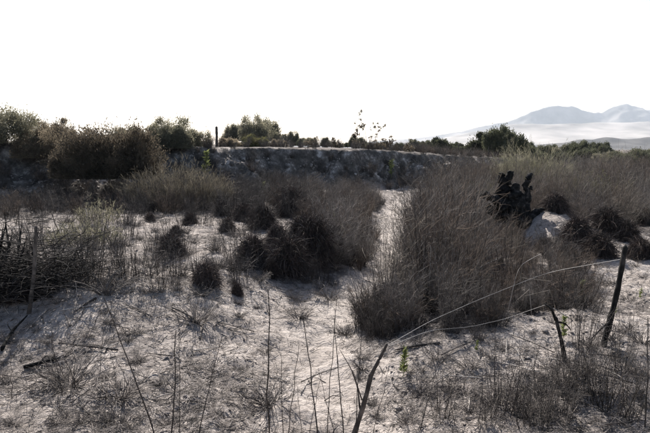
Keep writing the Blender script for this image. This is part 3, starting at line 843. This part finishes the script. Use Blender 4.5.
def gpt(px, py):
    x, y = ground(px, py); return (x, y, h1(x, y))
b = gpt(29, 314); post("wooden_post", "weathered grey post standing in the burnt brush heap", "post", b, at(36, 228, b[1])[:], .034, .024, M['wood'], 11)
b = gpt(603, 347); post("leaning_post", "dark leaning branch post on the open sand near tussocks", "post", b, at(625, 248, b[1])[:], .036, .03, M['black'], 12, [(at(612, 320, b[1])[:], at(592, 338, b[1] - .3)[:], .014, .007)])
b = gpt(566, 368); post("forked_branch", "crooked forked black branch standing beside the sand strip", "branch", b, at(556, 318, b[1])[:], .028, .02, M['black'], 13,
                        [(at(556, 320, b[1])[:], at(545, 304, b[1])[:], .018, .008), (at(557, 322, b[1])[:], at(571, 330, b[1])[:], .013, .005)])
b = gpt(353, 437); post("bent_branch", "thick bent burnt branch sticking up from the near bank", "branch", b, at(371, 375, b[1])[:], .03, .024, M['wood'], 14,
                        [(at(370, 377, b[1])[:], at(387, 344, b[1])[:], .024, .014), (at(360, 410, b[1])[:], at(352, 372, b[1] + .1)[:], .01, .004), (at(362, 400, b[1])[:], at(340, 350, b[1])[:], .008, .003)])
x = at_px(217.5, 36.5); zz = h1(x, 36.5)
post("fence_post", "dark wooden fence post upright on the bank edge", "post", (x, 36.5, zz), (x + .03, 36.5, zz + 1.35), .085, .08, M['wood'], 15)
for k, (px, Y, hh) in enumerate([(457, 52, 1.0), (487, 55, 1.0), (300, 44, .7)]):
    x = at_px(px, Y); zz = h1(x, Y)
    post("fence_post", ["thin grey fence post on the bank near the round green bush", "thin fence post before the dark green trees", "short stake on the bank near the yellow-green bush"][k], "post", (x, Y, zz), (x + .04, Y, zz + hh), .05, .045, M['wood'], 16 + k)

def wire(label, pts, r, m, name="wire"):
    P = np.array([p[:] for p in pts]); k = len(P)
    t = np.linspace(0, k - 1, 40)
    Q_ = np.stack([np.interp(t, np.arange(k), P[:, i]) for i in range(3)], 1)
    for _ in range(6):
        Q_[1:-1] = Q_[1:-1] * .5 + (Q_[:-2] + Q_[2:]) * .25
    return tag(put(name, mesh_tubes(name, Q_[None], np.full((1, 40), r), 5), m), label, "wire" if name == "wire" else "cane")
BENT_TOP = at(386.5, 346, gpt(353, 437)[1]); FORK_TOP = at(545, 305, gpt(566, 368)[1])
wire("straight pale wire running from the bent branch to the leaning post's top", [BENT_TOP, at(430, 321, 6.3), at(480, 299, 7.1), at(548, 272, 7.6), at(622.5, 259, gpt(603, 347)[1])], .0024, M['wire'])
wire("sagging pale wire strung between the bent branch and forked branch", [BENT_TOP + Vector((0, 0, -.012)), at(430, 330, 5.9), at(470, 327, 6.3), at(505, 319, 6.7), FORK_TOP], .0024, M['wire'])
wire("long pale cane slanting down from the forked branch", [at(553, 308, 7.4), at(585, 328, 7.2), at(620, 352, 7.0), at(652, 378, 6.9)], .008, M['pale'], "cane")
wire("short pale cane crossing the long one on the sand", [at(598, 352, 7.0), at(625, 378, 6.8), at(648, 400, 6.6)], .007, M['pale'], "cane")
wire("small curled white reed strip beside the forked branch", [at(563, 346, 7.3), at(568, 342, 7.3), at(575, 342, 7.25), at(582, 347, 7.2)], .011, M['pale'], "reed_strip")
p0 = gpt(60, 369)
wire("tiny bent white reed scrap lying on the left sand", [Vector(p0) + Vector(v) for v in ((0, 0, .02), (.0, .02, .09), (.04, .02, .1), (.06, 0, .03))], .006, M['pale'], "reed_scrap")

def stick(px0, py0, px1, py1, r, label, m='wood', lift=.03, group=None):
    a = Vector(gpt(px0, py0)) + Vector((0, 0, lift)); c = Vector(gpt(px1, py1)) + Vector((0, 0, lift))
    md = (a + c) / 2; md.z = max(h1(md.x, md.y) + lift, md.z)
    o = empty("fallen_branch", a); tag(o, label, "branch", group)
    d = (c - a); L = d.length; sd = Vector((-d.y, d.x, 0)).normalized()
    limb("bough", [(0, 0, 0), (md - a + sd * L * .05)[:], d[:]], [r, r * .85, r * .4], 6, M[m], o, .12, int(px0))
    limb("side_twig", [(d * .45)[:], (d * .6 + sd * L * .14 + Vector((0, 0, .05)))[:], (d * .75 + sd * L * .2 + Vector((0, 0, .03)))[:]], [r * .4, r * .3, r * .15], 5, M[m], o, .1, int(px0) + 1)
stick(2, 352, 27, 318, .026, "dark fallen branch leading to the weathered grey post", 'black')
stick(24, 370, 60, 360, .03, "short black burnt log lying on the left sand", 'black')
stick(172, 309, 207, 334, .016, "thin dark branch lying on the sand below small tussock")
stick(96, 300, 76, 313, .02, "burnt branch lying beside the brush heap")
stick(118, 352, 60, 345, .012, "thin stick lying across the left foreground sand")
stick(470, 300, 500, 280, .014, "grey dead branch lodged in the thicket front", 'pale', .5)
stick(440, 345, 395, 352, .02, "burnt stick at the thicket's sandy foot")
rc = random.Random(17)
for k in range(16):
    px, py = rc.uniform(405, 560), rc.uniform(235, 335); Y = rc.uniform(7.3, 9.5)
    p = at(px, py, Y); g = h1(p.x, p.y)
    if p.z < g + .05:
        p.z = g + .1
    d = Vector((rc.uniform(-.35, .35), rc.uniform(-.1, .1), rc.uniform(.15, .5))); e = Vector((rc.uniform(-.4, .4), rc.uniform(-.15, .15), rc.uniform(-.35, .05)))
    base_p = Vector((p.x - d.x * .3, p.y + .1, h1(p.x - d.x * .3, p.y + .1)))
    o = empty("broken_cane", base_p)
    limb("cane_shaft", [(0, 0, 0), (p - base_p)[:], (p + d - base_p)[:]], [.0035, .0035, .003], 4, M['pale'] if k % 4 == 0 else M['strawtwig'], o, .1, k)
    limb("snapped_tip", [(p + d - base_p)[:], (p + d + e * .5 - base_p)[:], (p + d + e - base_p)[:]], [.003, .0026, .002], 4, M['pale'] if k % 4 == 0 else M['strawtwig'], o, .1, k + 50)
    tag(o, "snapped pale cane leaning in the front of the burnt thicket", "cane", "snapped canes in the thicket")
rs = random.Random(31)
for k in range(80):
    px, py = (rs.uniform(5, 330), rs.uniform(300, 428)) if k < 50 else (rs.uniform(395, 640), rs.uniform(345, 428))
    x0, y0 = ground(px, py); L = rs.uniform(.25, .8); an = rs.uniform(0, 3.14)
    a = Vector((x0, y0, h1(x0, y0) + .015)); x1, y1 = x0 + L * math.cos(an), y0 + L * math.sin(an)
    c = Vector((x1, y1, h1(x1, y1) + .02)) - a
    o = empty("fallen_twig", a)
    limb("bough", [(0, 0, 0), (c * .5 + Vector((rs.uniform(-.05, .05), rs.uniform(-.05, .05), .02)))[:], c[:]], [.008, .007, .003], 4, M['wood'] if k % 3 else M['pale'], o, .1, k)
    limb("side_twig", [(c * .5)[:], (c * .7 + Vector((.06, .05, .04)))[:], (c * .85 + Vector((.1, .09, .04)))[:]], [.004, .003, .002], 4, M['wood'], o, .1, k + 99)
    tag(o, "thin dry twig lying loose on the " + ("left sandy ground" if k < 50 else "sand strip before the thicket"), "twig", "fallen twigs left" if k < 50 else "fallen twigs on the strip")

# burnt brush heap with stiff spiky leaves at the left
def heap():
    rng = np.random.default_rng(77)
    n = 2200
    base = np.stack([rng.uniform(-.95, .75, n), rng.normal(0, .35, n), np.abs(rng.normal(0, .28, n))], 1)
    d = rng.normal(0, 1, (n, 3)) * np.array([1, .8, .45]); d[:, 2] = np.abs(d[:, 2]) * .8
    P = curve_strands(base, d, rng.uniform(.15, .65, n), 5, rng.normal(0, .18, (n, 3)), .25)
    P[..., 2] = np.maximum(P[..., 2], .0)
    m = 26
    a = rng.uniform(.8, 2.9, m); b0 = np.stack([rng.normal(-.35, .2, m), rng.normal(0, .15, m), rng.uniform(.25, .5, m)], 1)
    dd = np.stack([np.cos(a) * rng.uniform(.5, 1.2, m), rng.normal(0, .5, m), np.abs(np.sin(a)) + .2], 1)
    P2 = curve_strands(b0, dd, rng.uniform(.3, .6, m), 4, rng.normal(0, .06, (m, 3)))
    V2, Q2 = ribbons(P2, .035 * np.ones((m, 1)) * np.array([1, .9, .6, .1])[None])
    return [("branches", mesh_tubes("branches", P, .0042 * rng.uniform(.4, 1.9, n)[:, None] * np.linspace(1, .35, 5)[None], 4), M['charstem']), ("spiky_leaves", mesh_np("spiky_leaves", V2, [Q2]), M['black']), ("root_mass", dome_blob(.55, .35, 5), M['core'])]
x, y = ground(22, 308)
tag(plant("brush_heap", heap(), (x - .1, y + .6, h1(x, y + .6)), .1, (1.15, 1.1, 1.35)), "tangled heap of burnt brush with stiff spiky leaves by the grey post", "brush heap")

# small burnt tufts on the sand, left side
def tuft(seed, h=.3, r=.12, n=70, k=None):
    rng = np.random.default_rng(seed)
    a = rng.uniform(0, 6.28, n); base = np.stack([np.cos(a) * r * .5, np.sin(a) * r * .5, np.zeros(n) - .02], 1) * rng.uniform(0, 1, (n, 1))
    d = np.stack([np.cos(a) * rng.uniform(.2, 1.6, n), np.sin(a) * rng.uniform(.2, 1.6, n), np.ones(n)], 1)
    P = curve_strands(base, d, h * rng.uniform(.4, 1.2, n), 4, rng.normal(0, .2, (n, 3)), .15)
    P[..., 2] = np.maximum(P[..., 2], -.02)
    p, dd = along(P, n * 2, .3, 1, rng)
    P2 = curve_strands(p, dd + rng.normal(0, .6, (n * 2, 3)), h * rng.uniform(.1, .35, n * 2), 3, rng.normal(0, .1, (n * 2, 3)))
    return [("stems", mesh_tubes("stems", P, .0035 * np.ones((n, 1)) * np.linspace(1, .4, 4)[None]), M['stem']), ("twigs", mesh_tubes("twigs", P2, np.full((n * 2, 3), .0018)), M['twig'])]
TUFT = [tuft(700 + i, .32, .16, 34 + 9 * i) for i in range(5)]
rf = random.Random(5)
spots = []
while len(spots) < 175:
    px, py = (rf.uniform(-5, 385), rf.uniform(206, 428)) if len(spots) < 110 else (rf.uniform(20, 300), rf.uniform(212, 300))
    x, y = ground(px, py)
    if abs(path_signed(x, y)) < .55 or (170 < px < 330 and py > 325 and rf.random() < .75):
        continue
    spots.append((x, y))
scatter("burnt_tuft", spots, TUFT, lambda x, y, r: r.uniform(.5, 1.4) * (.55 if y < 9.5 else 1), lab_tuft, "tuft", "burnt tufts on the left sand", 51, .15)
spots = []
while len(spots) < 60:
    px, py = rf.uniform(395, 650), rf.uniform(245, 428)
    x, y = ground(px, py)
    if inside(Z_FRONT, np.array([x]), np.array([y]))[0] or (py < 300 and px < 560) or rf.random() > .8:
        continue
    spots.append((x, y))
scatter("burnt_tuft", spots, TUFT, lambda x, y, r: r.uniform(.35, 1.0), lab_tuft2, "tuft", "burnt tufts on the sand strip", 52, .15)
for k, (px, py, s, lab) in enumerate([(105, 292, 1.9, "beside the burnt brush heap"), (196, 322, 1.6, "below the compact reddish tussock"), (70, 385, 1.5, "beside the short black log"), (118, 400, 1.3, "past the short black log"), (270, 405, 1.2, "at the foot of the tallest near stalk"), (150, 275, 1.5, "between brush heap and compact reddish tussock"),
                                     (90, 270, 1.8, "behind the brush heap's green sprout"), (330, 300, 1.2, "on the slope under the large rounded tussock"), (300, 318, 1.1, "at the edge of the worn path"), (345, 335, .9, "in the middle of the sandy path")]):
    x, y = ground(px, py)
    tag(plant("burnt_tuft", TUFT[k % 5], (x, y, h1(x, y)), k * 1.3, (s * 1.3, s * 1.3, s)), "broad blackish burnt tuft " + lab, "tuft", "broad burnt tufts")

# sparse weeds, foreground right and left mid
SP = [burnt_shrub(720 + i, 1.0, .4, .16, 26, 110, .0045, .85, 'charstem', 'stem') for i in range(4)]
spots = [ground(px, py) for px, py in [(575, 392), (565, 385), (545, 405), (590, 375), (600, 400), (620, 372), (640, 395), (585, 350), (615, 410), (505, 412),  (635, 340), (560, 420), (440, 418), (488, 422), (538, 425), (630, 420), (648, 410)]]
scatter("sparse_weed", spots, SP, lambda x, y, r: r.uniform(.45, 1.1), lambda x, y, s: size_word(s, .65, .9, ("short", "sparse", "high")) + " upright dry weed " + ("close around the forked branch" if 2.4 < x < 3.4 else "beside the leaning dark post" if x >= 3.4 else "alone on the sand strip"), "weed", "sparse weeds around the leaning posts", 61)
spots = []
while len(spots) < 120:
    px, py = rf.uniform(0, 335), 205 + 85 * rf.random() ** 1.5
    x, y = ground(px, py)
    if abs(path_signed(x, y)) > .7:
        spots.append((x, y))
scatter("sparse_weed", spots, SP, lambda x, y, r: r.uniform(.5, 1.2), lab_thin, "weed", "thin weeds among the tussocks", 62)
spots = []
while len(spots) < 26:
    x, y = ground(rf.uniform(360, 400), rf.uniform(272, 345))
    if .45 < path_signed(x, y) < 1.6:
        spots.append((x, y))
scatter("sparse_weed", spots, SP, lambda x, y, r: r.uniform(.4, .9), "low dry weed along the path edge of the thicket", "weed", "low weeds along the path edge", 63)

# tall single stalks on the near bank
def stalk(px0, py0, px1, py1, r, label, seed):
    x, y = ground(px0, py0, 1.5); z = h1(x, y)
    t = at(px1, py1, y + (.15 if seed % 2 else -.1)) - Vector((x, y, z))
    ln = "tall" if t.length > .85 else "middling" if t.length > .5 else "short"
    wd = "upright" if abs(t.x) < .12 * t.length else "slanting"
    where = "before the sand strip and thicket" if x > .75 else "before the mouth of the sandy path" if x > -.7 else "before the open sand and brush heap"
    o = empty("dry_stalk", (x, y, z)); tag(o, ln + " " + wd + " thin dry stalk on the near bank " + where, "stalk", "tall dry stalks on the near bank")
    rng = np.random.default_rng(seed)
    P = np.array([[0, 0, -.05]] + [(t * f)[:] for f in np.linspace(.15, 1, 7)])
    P[1:-1] += rng.normal(0, .006, P[1:-1].shape)
    put("stem", mesh_tubes("stem", P[None], (r * 1.35 * np.linspace(1, .45, 8))[None], 5), M['charstem'], o)
    n = 7
    i = rng.integers(2, 7, n)
    P2 = curve_strands(P[i], norm(P[[7]] - P[[1]]) + rng.normal(0, .35, (n, 3)), rng.uniform(.04, .16, n), 3, rng.normal(0, .1, (n, 3)))
    put("side_twigs", mesh_tubes("side_twigs", P2, np.full((n, 3), r * .35)), M['stem'], o)["kind"] = "stuff"
SL = "tall thin dry stalk rising from the near bank before open sand"
for k, (a, b_, c, d, r) in enumerate([(269, 470, 268, 290, .006), (171, 455, 176, 330, .006), (180, 450, 179, 318, .003), (197, 440, 223, 333, .004), (157, 440, 104, 298, .006), (319, 440, 303, 315, .006), (287, 440, 299, 345, .004), (344, 438, 334, 318, .005), (327, 440, 337, 296, .004), (283, 445, 281, 352, .0035),
                                      (63, 395, 50, 335, .003), (75, 392, 74, 340, .003), (12, 400, 10, 350, .003), (420, 430, 436, 372, .004), (455, 425, 447, 380, .003), (478, 430, 483, 370, .003), (520, 430, 505, 366, .004), (355, 440, 362, 330, .004), (372, 436, 388, 372, .003), (645, 430, 648, 318, .006), (308, 438, 322, 372, .003), (100, 372, 104, 318, .003), (335, 438, 318, 368, .003), (302, 435, 296, 380, .0025)]):
    stalk(a, b_, c, d, r, SL, 800 + k)

# green sprouts
def sprout(h, n, seed):
    rng = np.random.default_rng(seed)
    P = np.array([[[0, 0, -.03], [.01, 0, h * .4], [.0, .01, h * .75], [.01, 0, h]]])
    t = rng.uniform(.15, 1, n); a = rng.uniform(0, 6.28, n)
    D = np.stack([np.cos(a), np.sin(a), rng.uniform(.3, 1.4, n)], 1)
    C = np.stack([np.zeros(n), np.zeros(n), t * h], 1) + norm(D) * h * .11 * (1.25 - t)[:, None]
    V, Q = leaves(C, D, h * .26 * rng.uniform(.6, 1.3, n), h * .065 * rng.uniform(.7, 1.3, n))
    return [("stem", mesh_tubes("stem", P, np.array([[.006, .005, .004, .002]])), M['sprout']), ("leaves", mesh_np("leaves", V, [Q]), M['sprout'])]
SPR = [sprout(.5, 70, 900), sprout(.5, 46, 901)]
for k, (px, py, hp, lab) in enumerate([(403, 377, 30, "bright green sprout at the thicket's sandy foot"), (580, 306, 26, "bright green sprout between thicket and leaning post"), (563, 340, 24, "pale green sprout behind the forked branch"), (60, 276, 22, "light green sprout against the burnt brush heap"),
                                       (265, 196, 14, "small green sprout in front of the earth bank"), (102, 245, 14, "little green sprout on the pale flat by olive bush"), (205, 178, 26, "tall light green sprout on the bank below fence post"), (391, 178, 18, "light green sprout on the shaded bank face beyond the path"), (425, 300, 12, "little green shoot inside the thicket front"), (335, 232, 20, "light green sprout at the edge of the burnt strip"), (343, 240, 16, "yellowish sprout beside the burnt strip sprout"), (614, 318, 18, "small green shoot by the leaning post"), (476, 352, 12, "tiny green shoot where the thicket meets sand strip"), (640, 300, 12, "tiny green shoot on the open sand past the leaning post")]):
    x, y = ground(px, py)
    s = hp / 527 * y / .5
    tag(plant("green_sprout", SPR[k % 2], (x, y, h1(x, y)), k, (s * 1.1, s * 1.1, s), (.08 * (k % 3 - 1), .06)), lab, "sprout")

# ------------------------------------------------------------------ litter (uncountable)
def litter():
    rng = np.random.default_rng(5)
    n = 150000
    y = 4.2 * (27 / 4.2) ** rng.uniform(0, 1, n) ** .95; x = rng.uniform(-.72, .72, n) * (y + .6)
    den = .5 + .95 * fbm(x, y, 1.3, 4, 61)
    s = path_signed(x, y)
    den = den * np.where((np.abs(s) < .5) & (y > 8), .35, 1)
    for (cx, cy, rx, ry, v) in PALE:
        den = den * (1 - .75 * np.exp(-(((x - cx) / rx) ** 2 + ((y - cy) / ry) ** 2) ** 2))
    keep = rng.uniform(0, 1, n) < np.clip(den, .06, 1)
    x, y = x[keep], y[keep]; n = len(x)
    L = (rng.gamma(2.0, .045, n) + .02) * (1 + .04 * (y - 5)); a = rng.normal(0, 1.0, n) + np.where(rng.uniform(size=n) < .5, 0, .9)
    el = rng.normal(.12, .16, n)
    P = np.empty((n, 3, 3)); z0 = H(x, y)
    for k, t in enumerate((-.5, 0, .5)):
        bx = x + np.cos(a) * L * t + (t == 0) * rng.normal(0, .12, n) * L; by = y + np.sin(a) * L * t + (t == 0) * rng.normal(0, .12, n) * L
        P[:, k, 0] = bx; P[:, k, 1] = by
        P[:, k, 2] = np.maximum(H(bx, by) + .004, z0 + .012 + np.sin(el) * L * t + (t == 0) * .02 * rng.uniform(0, 1, n))
    w = (rng.gamma(3, .0011, n) + .0015) * (1 + .07 * (y - 5))
    V, Q = tubes(P, w[:, None] * np.array([[1, .9, .5]]) * .62)
    o = put("straw_litter", mesh_np("straw_litter", V, [Q]), M['straw'])
    o["kind"] = "stuff"; o["label"] = "broken dry straw and twig litter over the sand"; o["category"] = "litter"
litter()

def clods():
    rng = np.random.default_rng(6)
    n = 9000
    y = 4.3 * (18 / 4.3) ** rng.uniform(0, 1, n); x = rng.uniform(-.72, .72, n) * (y + .5)
    keep = (rng.uniform(0, 1, n) < np.clip(.5 + fbm(x, y, 1.9, 3, 66), .1, 1)) & (np.abs(path_signed(x, y)) > .6)
    x, y = x[keep], y[keep]; n = len(x)
    o8 = np.array([(1, 0, 0), (0, 1, 0), (-1, 0, 0), (0, -1, 0), (0, 0, .8), (0, 0, -.8), (.7, .7, .3), (-.7, .6, .35), (.6, -.7, .3), (-.6, -.7, .3)], float)
    F = np.array([(4, 0, 6), (4, 6, 1), (4, 1, 7), (4, 7, 2), (4, 2, 9), (4, 9, 3), (4, 3, 8), (4, 8, 0), (5, 6, 0), (5, 1, 6), (5, 7, 1), (5, 2, 7), (5, 9, 2), (5, 3, 9), (5, 8, 3), (5, 0, 8)])
    S = (rng.gamma(1.5, .006, n) + .004)
    V = o8[None] * S[:, None, None] * rng.uniform(.6, 1.3, (n, 10, 1)) * np.array([1.1, 1, .75])
    V = V + np.stack([x, y, H(x, y) + S * .2], 1)[:, None]
    o = put("earth_clods", mesh_np("earth_clods", V.reshape(-1, 3), [(F[None] + np.arange(n)[:, None, None] * 10).reshape(-1, 3)]), M['ground'])
    o["kind"] = "stuff"; o["label"] = "small earth clods and pebbles strewn over the sand"; o["category"] = "clods"
clods()

def bank_clods():
    rng = np.random.default_rng(16)
    n = 9000
    x = rng.uniform(-22, 24, n); y = np.interp(x, BK_X, BK_Y) + rng.uniform(-1.5, 6, n)
    t = bank_t(x, y); keep = (t > -.1) & (t < 1.0) & (np.abs(x) < .7 * y)
    x, y = x[keep], y[keep]; n = len(x)
    c8 = np.array([(sx_, sy_, sz_) for sz_ in (-1, 1) for sy_ in (-1, 1) for sx_ in (-1, 1)], float)
    F = np.array([(0, 2, 3, 1), (4, 5, 7, 6), (0, 1, 5, 4), (2, 6, 7, 3), (0, 4, 6, 2), (1, 3, 7, 5)])
    S = (rng.gamma(1.6, .022, n) + .02) * (1 - .6 * sstep(.75, .95, bank_t(x, y)))
    V = c8[None] * S[:, None, None] * rng.uniform(.35, 1.15, (n, 8, 3)) * rng.uniform(.6, 1.2, (n, 1, 3))
    V = V + np.stack([x, y, H(x, y) + S * .1], 1)[:, None]
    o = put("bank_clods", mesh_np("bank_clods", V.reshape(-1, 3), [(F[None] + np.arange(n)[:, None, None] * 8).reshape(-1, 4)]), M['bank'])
    o["kind"] = "stuff"; o["label"] = "crumbled earth lumps over the face of the bank"; o["category"] = "clods"
bank_clods()

# ------------------------------------------------------------------ haze
hz_m = bpy.data.materials.new("haze"); hz_m.use_nodes = True
nt = hz_m.node_tree; nt.nodes.remove(nt.nodes["Principled BSDF"])
pv = nt.nodes.new("ShaderNodeVolumePrincipled")
pv.inputs['Color'].default_value = (.80, .89, 1.0, 1); pv.inputs['Density'].default_value = .00006; pv.inputs['Anisotropy'].default_value = .1
nt.links.new(pv.outputs[0], nt.nodes["Material Output"].inputs['Volume'])
x0, x1, y0, y1, z0, z1 = -9600, 9600, -60, 12800, -60, 720
me = bpy.data.meshes.new("haze")
me.from_pydata([(x, y, z) for z in (z0, z1) for y in (y0, y1) for x in (x0, x1)], [], [(0, 2, 3, 1), (4, 5, 7, 6), (0, 1, 5, 4), (2, 6, 7, 3), (0, 4, 6, 2), (1, 3, 7, 5)])
hz = put("haze", me, hz_m); hz["kind"] = "stuff"; hz["label"] = "pale dry daylight haze over the plain"; hz["category"] = "haze"
